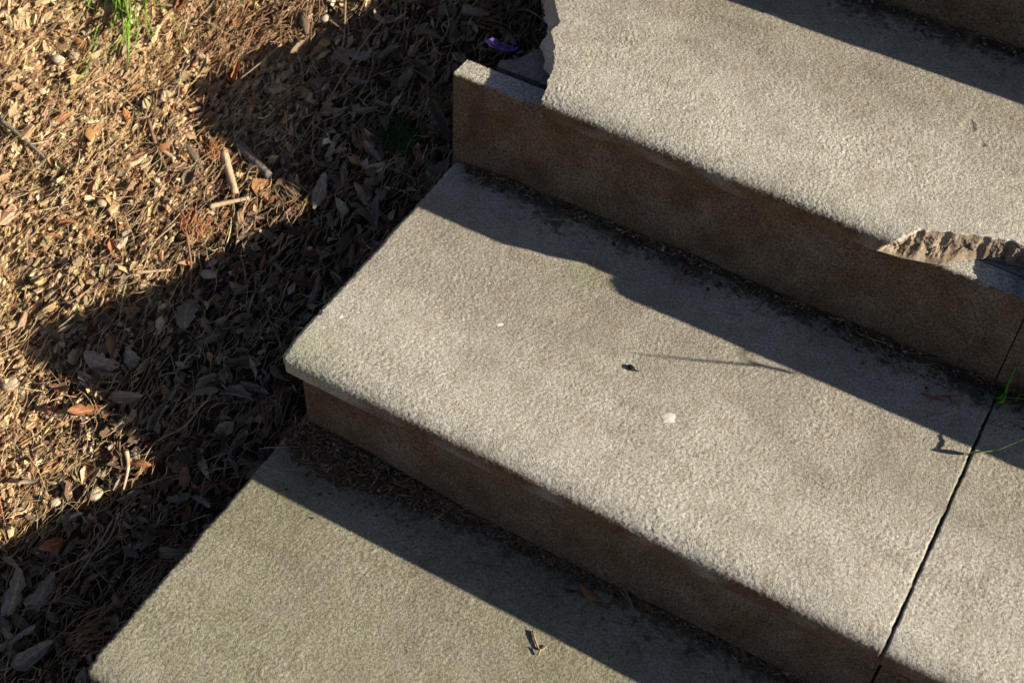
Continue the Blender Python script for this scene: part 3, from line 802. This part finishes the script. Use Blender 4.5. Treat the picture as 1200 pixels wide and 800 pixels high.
def rod(name, cpx, rad, mat, label, cat, lift=.008, taper=.25, jit=.06, plane=None, group=None, nseg=7):
    pts = [on_ground(c[0], c[1], lift + (c[2] if len(c) > 2 else 0)) if plane is None else (on_z(c[0], c[1], plane + (c[2] if len(c) > 2 else 0)) + np.array([0, 0, rad])) for c in cpx]
    P = curve_pts(pts, 6); n = len(P)
    V, F = tube(P, rad * (1 - taper * np.linspace(0, 1, n)), nseg, jit, lr)
    o = link(name, make_mesh(name, V, F), mat); centre_origin(o, P[0]); return tag(o, label, cat, group)
rod('stick', [(280, 168), (297, 187), (316, 206)], .0055, M_BARK, 'short thick dark grey stick in the shade beside the sunlit point', 'stick', .014, .1)
rod('stick', [(262, 178), (268, 200), (276, 226)], .0050, M_WOOD, 'short pale broken stick lit by the sun beside the dark one', 'stick', .013, .2)
rod('stick', [(230, 62), (244, 73)], .0040, M_WOOD, 'stubby white wood piece on the sunlit soil below the grass', 'stick', .011, .1)
rod('stick', [(190, 176), (205, 187)], .0030, M_WOOD, 'small cream wood piece near the tip of the upper shadow', 'stick', .011, .1)
rod('stick', [(200, 113), (193, 108), (190, 118)], .0034, M_WOOD, 'forked white wood scrap at the tip of the upper shadow', 'stick', .012, .1)
rod('stick', [(246, 242), (262, 238), (292, 232)], .0030, M_WOOD, 'thin pale horizontal twig at the sunlit point above the shade', 'stick', .014, .3)
rod('stick', [(155, 319), (175, 318), (200, 316)], .0022, M_WOOD, 'bent straw twig lying on the edge of the middle shadow', 'twig', .012, .4)
rod('stick', [(148, 528), (150, 548), (143, 580)], .0026, M_WOOD, 'thin upright splinter at the tip of the lower sunlit wedge', 'twig', .014, .6)
rod('twig', [(0, 140), (28, 163), (55, 187)], .0024, M_BARK, 'dark thin twig at the left edge of the sunlit bank', 'twig', .012, .3)
rod('twig', [(174, 140), (182, 168), (196, 200)], .0024, M_TWIG, 'brown curved twig running down the sunlit bank near the shadow tip', 'twig', .012, .3)
rod('twig', [(218, 270), (224, 312), (222, 345)], .0014, M_TWIG, 'fine twig in the shade below the orange needle tuft', 'twig', .014, .3)
for i, (c, lab) in enumerate([
    ([(140, 600), (120, 640), (52, 680), (20, 735), (5, 795)], 'long dry grass stem arching along the bottom left corner'),
    ([(132, 610), (105, 655), (70, 700), (25, 715)], 'dry grass stem crossing the grey leaves at the bottom left'),
    ([(450, 22), (428, 48), (400, 92), (385, 118)], 'pale dry grass stem in the upper shaded litter'),
    ([(405, 0), (404, 30), (403, 52)], 'dark upright grass stem at the top edge of the litter'),
    ([(330, 52), (300, 78), (282, 92)], 'thin straw crossing the sun and shade edge near the orange leaf'),
    ([(530, 175), (515, 205), (500, 228)], 'dry stem leaning beside the left end of the upper riser'),
    ([(240, 470), (215, 500), (180, 520), (160, 560)], 'curved straw in the shade left of the lowest tread'),
    ([(205, 262), (180, 285), (170, 310), (160, 330)], 'straw running from the sunlit bank into the middle shade'),
    ([(70, 230), (110, 190), (150, 155)], 'long pale straw lying straight on the sunlit bank'),
    ([(10, 300), (60, 255), (95, 215)], 'long straw on the bank at the left edge'),
    ([(215, 40), (222, 15), (232, -20)], 'rust straw at the top of the sunlit bank')]):
    rod('dry_grass_stem', c, .0010, M_STRAW, lab, 'straw', .018, .5, .0)

# --- needle tufts -----------------------------------------------------
def needle_tuft(px, py, dx, dy, n, length, spread_, mat, label, thick=.0007, lift=.012, wide=.22):
    base = on_ground(px, py, lift); tip = on_ground(px + dx, py + dy, lift)
    hd = tip - base; hd /= np.linalg.norm(hd); sd = np.cross(GN, hd); b = Parts()
    for i in range(n):
        a = lr.normal(0, spread_); l = length * lr.uniform(.55, 1.1); d = hd * math.cos(a) + sd * math.sin(a)
        s0 = base + sd * lr.normal(0, length * wide) + hd * lr.normal(0, wide * .9) * length
        bend = sd * lr.normal(0, .15) * l; up = GN * lr.uniform(.0, .25) * l
        V, F = tube(curve_pts([s0, s0 + d * l * .5 + bend * .5 + up, s0 + d * l + bend + up * .5], 3), thick * np.linspace(1, .4, 7), 4); b.put(V, F)
    o = link('needle_tuft', b.mesh('needle_tuft'), mat); centre_origin(o, base); return tag(o, label, 'needles')
needle_tuft(229, 270, 3, -30, 80, .017, .6, M_NEEDLE, 'bright orange brush of needles at the sunlit point beside the middle shadow', .0007, wide=.42)
needle_tuft(250, 186, 4, -28, 30, .016, .4, M_NEEDLE, 'upright orange needle sprig beside the pale broken stick')
needle_tuft(322, 492, -2, -40, 40, .034, .40, M_RUSTNEEDLE, 'rusty needle tuft in the shade left of the middle riser')
needle_tuft(85, 748, 42, -18, 36, .044, .22, M_NEEDLE, 'orange needle sprig lying in the shade near the bottom left')
needle_tuft(160, 690, 40, -38, 30, .045, .3, M_STRAW, 'dull straw tuft at the left edge of the lowest tread')
needle_tuft(425, 170, -8, -35, 26, .034, .3, M_RUSTNEEDLE, 'rusty needle tuft in the upper shaded litter left of the moss')
needle_tuft(510, 130, 14, -22, 26, .030, .4, M_RUSTNEEDLE, 'rusty needles against the left end of the upper riser')
needle_tuft(560, 20, 30, -10, 30, .034, .4, M_RUSTNEEDLE, 'rusty needles at the top edge beside the broken tread')
needle_tuft(330, 215, 26, 34, 24, .030, .2, M_STRAW, 'fan of straw at the sunlit point below the dark stick')
needle_tuft(335, 35, -30, 35, 90, .036, .45, M_RUSTNEEDLE, 'reddish needles on the sunlit bank at the top edge of the shadow', .0006, wide=.7)
needle_tuft(270, 20, -20, 45, 100, .036, .45, M_RUSTNEEDLE, 'reddish needle drift right of the grass tuft near the top', .0006, wide=.8)

# --- moss cushion -----------------------------------------------------
p = on_ground(468, 165); b = Parts()
for i in range(260):
    a, d = lr.uniform(0, 6.28), abs(lr.normal(0, .013)); q = p + (GT * math.cos(a) + GB * math.sin(a)) * d + GN * (.012 + max(0, .010 - d * .4))
    dr = GN + GT * lr.normal(0, .5) + GB * lr.normal(0, .5)
    V, F = tube([q - GN * .006, q + dr * .003, q + dr * .007], [.0009, .0008, .0002], 4); b.put(V, F)
V = lump(lr, .15) * np.array([.022, .018, .011]); V = (np.stack([GT, GB, GN], 1) @ V.T).T + p + GN * .006; b.put(V, [SPH_F])
o = link('moss_cushion', b.mesh('moss_cushion'), M_MOSS); centre_origin(o, p); tag(o, 'dark green moss cushion in the shaded litter left of the upper riser', 'moss')

# --- grass ------------------------------------------------------------
def blade_mesh(ctrl, width, side):
    P = curve_pts(ctrl, 6); n = len(P); t = np.linspace(0, 1, n); w = width * np.minimum(1, .5 + t * 3) * np.clip(1.02 - t ** 2.2, .02, 1)
    T = np.gradient(P, axis=0); T /= np.linalg.norm(T, axis=1)[:, None]; S = np.cross(T, np.cross(np.tile(side, (n, 1)), T)); S /= np.linalg.norm(S, axis=1)[:, None] + 1e-9
    U = np.cross(T, S); V = np.stack([P - S * w[:, None], P - U * w[:, None] * .35, P + S * w[:, None], P + U * w[:, None] * .08], 1).reshape(-1, 3)
    F = np.array([[i * 4 + k, i * 4 + (k + 1) % 4, (i + 1) * 4 + (k + 1) % 4, (i + 1) * 4 + k] for i in range(n - 1) for k in range(4)])
    return make_mesh('blade', V, F)
def grass_tuft(name, base, blades, label, group=None):
    root = bpy.data.objects.new(name, None); col.objects.link(root); root.location = Vector(base); tag(root, label, 'grass', group)
    for ctrl, w, side, mat in blades:
        o = link('blade', blade_mesh(np.array(ctrl) - np.array(base), w, np.array(side)), mat, root)
    return root
base = on_ground(128, -6); bl = []
def gp(px, py, h): return on_ground(px, py, h)
for c, w in [([(150, 10, .02), (150, 50, .035), (149, 95, .012)], .0022), ([(140, 0, .02), (155, 30, .04), (160, 5, .05)], .002),
             ([(145, 5, .02), (140, 40, .03), (115, 68, .010)], .0016), ([(150, 0, .02), (162, 30, .03), (152, 80, .02)], .0018),
             ([(130, -5, .02), (115, -2, .03), (60, 2, .012)], .0018), ([(135, -8, .02), (135, 20, .035), (125, 45, .02)], .0016),
             ([(150, -8, .02), (168, 10, .045), (172, -10, .05)], .0016), ([(140, -10, .02), (150, 20, .05), (145, 60, .03)], .0018),
             ([(160, 5, .015), (178, 35, .02), (182, 60, .008)], .0012), ([(112, -8, .02), (95, -10, .03), (70, -6, .012)], .0018),
             ([(110, -5, .015), (104, 8, .025), (128, 14, .02)], .0016), ([(152, 5, .02), (146, 35, .045), (152, 70, .03)], .0016),
             ([(105, 75, .010), (95, 88, .014), (84, 100, .008)], .0016), ([(160, -8, .02), (158, 15, .04), (164, 40, .03)], .0014),
             ([(148, -5, .02), (152, 20, .05), (141, 45, .04)], .0018), ([(125, -8, .02), (140, 10, .05), (156, 18, .05)], .0018)]:
    bl.append(([base + (gp(*c[0]) - base) * .12] + [gp(*q) for q in c], w * 1.05, lr.normal(0, 1, 3) * .5 + GT, M_GRASS))
for ctrl, w, side, mat in list(bl):
    if lr.uniform() < .75:
        off = GT * lr.normal(0, .009) + GB * lr.normal(0, .007)
        bl.append(([ctrl[0] + off * .4] + [q + off * (1 + .5 * i) + GN * lr.normal(0, .004) for i, q in enumerate(ctrl[1:])], w * lr.uniform(.6, 1), lr.normal(0, 1, 3) * .5 + GT, M_GRASS if lr.uniform() < .75 else M_STRAW))
grass_tuft('grass_tuft', base, bl, 'bright green grass tuft on the sunlit bank at the top left')
# grass in the joint of the middle tread, at the right edge
base = on_z(1166, 470, .0); zt = 0.0
def tp(px, py, z): return on_z(px, py, z)
bl = [([tp(1168, 468, .002), tp(1176, 469, .010), tp(1182, 450, .022), tp(1196, 420, .040), tp(1212, 400, .055)], .0022),
      ([tp(1166, 466, .002), tp(1180, 466, .008), tp(1200, 468, .012), tp(1225, 474, .010)], .0018),
      ([tp(1170, 468, .003), tp(1177, 463, .018), tp(1175, 478, .012)], .0014),
      ([tp(1190, 470, .004), tp(1197, 462, .012), tp(1208, 470, .018)], .0014)]
bl = [(c, w * 2.1, (.2, -.6, .7), M_GRASS) for c, w in bl]
grass_tuft('grass_tuft', base, bl, 'green grass sprouting from the joint at the foot of the upper riser')
b2 = tp(1134, 532, .001)
bl = [([b2, tp(1142, 530, .010), tp(1155, 529, .014), tp(1168, 527, .016)], .0034, (.1, -.7, .6), M_GRASS),
      ([tp(1164, 528, .0155), tp(1172, 526, .017), tp(1186, 520, .020), tp(1200, 514, .024), tp(1228, 500, .030)], .0016, (.1, -.7, .6), M_GRASS)]
grass_tuft('grass_tuft', b2, bl, 'single green grass blade lying over the tread joint at the right edge')
# grass in the joint of the upper tread, beyond the right edge: its blade overhangs the nosing
b3 = np.array([.760, .330, .139])
sh = [on_z(930, 437, 0), on_z(895, 429, 0), on_z(840, 424, 0), on_z(760, 416, 0), on_z(742, 414, 0)]
bl = [([b3, np.array([.775, .300, .146])] + [q + SUN / SUN[2] * h for q, h in zip(sh, (.140, .138, .136, .130, .127))], .0019, (0, 1, .35), M_GRASS),
      ([b3, b3 + [.01, .01, .02], b3 + [.03, .0, .028]], .0014, (0, 1, 0), M_GRASS)]
grass_tuft('grass_tuft', b3, bl, 'grass blade hanging over the upper nosing just past the right edge')

# --- small things lying on the treads ----------------------------------
for px, py, a, b_, lab in [(585, 380, .0042, .0026, 'small white double lichen speck near the middle of the middle tread'),
                           (783, 489, .0068, .0060, 'round white lichen speck right of centre on the middle tread'),
                           (399, 371, .0028, .0024, 'tiny white lichen dot near the left edge of the middle tread')]:
    p = on_z(px, py, 0); n = 26; ang = np.linspace(0, 2 * np.pi, n, endpoint=False)
    rr_ = 1 + .28 * pn(np.cos(ang) * 1.7 + px, np.sin(ang) * 1.7) + .05 * lr.normal(0, 1, n)
    V = [(0, 0, .0005)] + [(a * .6 * q * math.cos(t), b_ * .6 * q * math.sin(t), .00045) for q, t in zip(rr_, ang)] + [(a * q * math.cos(t), b_ * q * math.sin(t), .0) for q, t in zip(rr_, ang)]
    F3 = np.array([[0, 1 + i, 1 + (i + 1) % n] for i in range(n)]); F4 = np.array([[1 + i, 1 + n + i, 1 + n + (i + 1) % n, 1 + (i + 1) % n] for i in range(n)])
    o = link('lichen_speck', make_mesh('lichen_speck', np.array(V), [F3, F4]), M_LICHEN); o.location = (p[0], p[1], .0002); o.rotation_euler.z = .6
    tag(o, lab, 'lichen')
# dark seed with a stub of stalk
p = on_z(740, 430, .002); b = Parts()
b.put(lump(lr, .2) * np.array([.0044, .0027, .0015]), [SPH_F])
V, F = tube([(.0035, 0, 0), (.006, .001, .0), (.0085, .003, -.0005)], [.0009, .0007, .0004], 5); b.put(V, F)
o = link('dark_seed', b.mesh('dark_seed'), M_SEED); o.location = (p[0], p[1], .0014); o.rotation_euler.z = -.3
tag(o, 'small black seed lying on the sunlit middle tread', 'seed')
def sprig(plane, cpx, side, rad, mat, label, name='sprig', cat='sprig'):
    b = Parts(); pts = [on_z(c[0], c[1], plane) + np.array([0, 0, .0015 + (c[2] if len(c) > 2 else 0)]) for c in cpx]
    P = curve_pts(pts, 5); V, F = tube(P, rad * np.linspace(1, .5, len(P)), 5); b.put(V, F)
    for c in side:
        pts = [on_z(q[0], q[1], plane) + np.array([0, 0, .0015 + (q[2] if len(q) > 2 else .002)]) for q in c]
        Q = curve_pts(pts, 4); V, F = tube(Q, rad * .8 * np.linspace(1, .4, len(Q)), 5); b.put(V, F)
    o = link(name, b.mesh(name), mat); centre_origin(o, P[0]); return tag(o, label, cat)
sprig(0, [(789, 334), (793, 326, .004), (798, 316, .008)], [[(790, 333), (786, 326, .005), (782, 321, .006)], [(792, 328), (800, 323, .006), (803, 317, .008)], [(790, 332), (797, 328, .004)]], .0009, M_REDTWIG, 'tiny red forked sprig in the shade on the middle tread')
sprig(0, [(1014, 392), (1030, 412, .004), (1042, 425, .003), (1051, 441)], [[(1051, 440), (1056, 436, .004), (1060, 429, .006)]], .0012, M_TWIG, 'brown twig with a side spur below the upper riser')
sprig(0, [(1080, 462), (1092, 467), (1108, 467, .002), (1128, 465)], [[(1110, 467), (1113, 472), (1115, 478)]], .0013, M_REDTWIG, 'reddish curved root lying on the middle tread near the joint')
sprig(0, [(546, 232), (560, 216), (568, 202, .006)], [[(556, 221), (570, 210), (579, 202, .006)], [(552, 215), (562, 212), (582, 206)], [(549, 228), (566, 214), (574, 198, .008)]], .0006, M_STRAW, 'thin needles crossed on the back left corner of the middle tread', 'needle_cross', 'needles')
sprig(0, [(694, 310), (699, 300, .004), (701, 288, .012)], [[(698, 300), (708, 296, .006), (716, 293, .004)]], .0007, M_STRAW, 'fine straw standing at the shadow edge on the middle tread')
zt1 = TOP[-1]
sprig(zt1, [(624, 740), (628, 753), (633, 762), (641, 757)], [[(628, 754, 0), (626, 746, .0005), (627, 741, .0005)], [(633, 762), (631, 768, 0), (628, 766, 0)]], .0011, M_STRAW, 'forked brown twig on the lowest tread at the shadow edge')
sprig(zt1, [(645, 668), (643, 685, .003), (648, 702, .002), (655, 712)], [[(650, 706), (656, 702, .004)], [(648, 700), (641, 703)], [(653, 710), (648, 716)]], .0009, M_TWIG, 'thin wavy twig in the shade on the lowest tread')
sprig(zt1, [(744, 752), (750, 765), (752, 776)], [[(748, 760), (742, 768)], [(750, 766), (757, 762, .003)]], .0009, M_TWIG, 'small dark sprig on the lowest tread toward the right')
sprig(zt1, [(806, 782), (812, 772, .003), (820, 766)], [[(812, 772), (808, 766, .003)]], .0008, M_TWIG, 'tiny twig on the lowest tread near the bottom edge')
sprig(zt1, [(545, 660), (570, 664, .002), (590, 668), (600, 676)], [[(570, 664), (578, 672)], [(585, 667), (592, 660)]], .0008, M_TWIG, 'fine rootlet on the lowest tread below the soil heap')
for px, py, sz, hd, mi, mat, wd, lab in [
    (691, 697, .0135, -.25, 3, M_ORANGE, .75, 'oval brown leaf lying on the lowest tread'),
    (668, 694, .0095, .3, 9, M_LEAF, .6, 'curled dark leaf touching the oval brown leaf'),
    (733, 702, .0150, -.55, 12, M_WOOD, .35, 'narrow pale strip of leaf at the foot of the middle riser'),
    (655, 658, .0100, .1, 5, M_LEAF, .35, 'narrow brown leaf in the crack below the middle riser'),
    (722, 708, .0080, -.5, 7, M_ORANGE, .35, 'small rust flake beside the pale strip of leaf'),
    (868, 768, .0110, -.6, 8, M_LEAF, .45, 'brown leaf strip in the crack near the bottom edge')]:
    leaf(on_z(px, py, zt1), hd, sz, mi, mat, lab, None, 0, .1, .001, True, wd)
# purple petal on the broken ledge
V, F = leaf_grid(np.random.default_rng(4), 10, 6, 1.3, 1.3, .30, .2, .25); V[:, 2] -= V[:, 2].min()
o = link('petal', make_mesh('petal', V, F), M_PURPLE)
p = on_z(588, 64, .108); o.matrix_world = gframe(p + np.array([0, 0, .004]), .25, .0, -.3, True) @ Matrix.Diagonal((.023, .024, .016, 1))
tag(o, 'crumpled purple petal beside the broken upper step corner', 'petal')

# --- soil and needles gathered along the foot of the risers ------------
def debris(name, plane, riser_y, xs, widths, heights, n_crumb, n_needle, label, seed, far=1.2):
    r = np.random.default_rng(seed); pile = Pile()
    xx = np.arange(xs[0], xs[-1], .0022); W = np.interp(xx, xs, widths); H = np.interp(xx, xs, heights)
    W = W * (1 + .30 * pn(xx / .04, xx * 0, 60 + seed) + .10 * pn(xx / .012, xx * 0, 61 + seed))
    v = np.linspace(0, 1, 13); Xg = np.repeat(xx[:, None], 13, 1); Yg = riser_y - v[None] * np.maximum(W * .62, .002)[:, None]
    Zg = plane - .0012 + H[:, None] * (1 - v[None]) ** 1.3 + .0022 * pn(Xg / .007, Yg / .007, 62 + seed) * (H[:, None] > .001) * (1 - v[None] ** 3)
    V = np.stack([Xg, Yg, Zg], -1).reshape(-1, 3); dark = np.array([(.075, .055, .037)])
    c = dark * (1 + .5 * pn(V[:, 0] / .01, V[:, 1] / .01, 63)[:, None])
    pile.add(V, [grid_faces(len(xx), 13)], np.clip(c, .01, 1))
    def pos(n, far):
        x = r.uniform(xs[0], xs[-1], n); d = np.abs(r.normal(0, .55, n)) * np.interp(x, xs, widths) * far
        h = np.interp(x, xs, heights) * np.clip(1 - d / (np.interp(x, xs, widths) + 1e-4), 0, 1) ** 1.3
        return np.stack([x, riser_y - .001 - d, plane + h + .001], 1)
    P = pos(n_crumb, far); s = np.minimum(np.exp(r.normal(math.log(.0011), .6, len(P))), .0023)
    pile.add(*scatter(clod_templates(8, r), P, rot_batch(len(P), .8, r, False), s[:, None] * r.uniform(.7, 1.3, (len(P), 3)), pal([(.07, .05, .034), (.11, .08, .05), (.055, .047, .03), (.17, .125, .085), (.05, .06, .03)], len(P), r, .35), r))
    P = pos(n_needle, far * 1.7 if far > 1 else far); P[:, 2] += .001; n = len(P); ln = np.exp(r.normal(math.log(.0075), .4, n)); scl = np.stack([ln, np.full(n, .016), np.full(n, .016)], 1)
    pile.add(*scatter(needle_templates(14, r, 5, .11), P, rot_batch(n, .18, r, False), scl, pal(BROWN + RUST[:2], n, r, .35), r))
    o = pile.build(name, M_LITTER, True); return tag(o, label, 'soil', kind='stuff')
debris('soil_debris', 0.0, .3126, [.012, .03, .08, .16, .26, .36, .46, .60, .78], [.004, .010, .014, .013, .016, .012, .018, .022, .014], [.002, .005, .008, .006, .008, .004, .006, .006, .004], 1700, 520, 'dark soil and needles gathered along the foot of the upper riser', 5)
debris('soil_debris', TOP[-1], .0096, [-.004, .012, .05, .10, .15, .20, .30, .40, .62], [.030, .055, .072, .060, .040, .018, .010, .009, .012], [.010, .020, .022, .016, .010, .005, .003, .003, .004], 4200, 1700, 'heap of dark soil and needles below the middle riser, thinning rightward', 8, .62)
debris('soil_debris', TOP[1], .6246, [.0, .2, .4, .6, .8], [.012, .016, .018, .018, .012], [.004, .005, .006, .006, .004], 1200, 160, 'dark soil gathered along the foot of the topmost riser', 11)
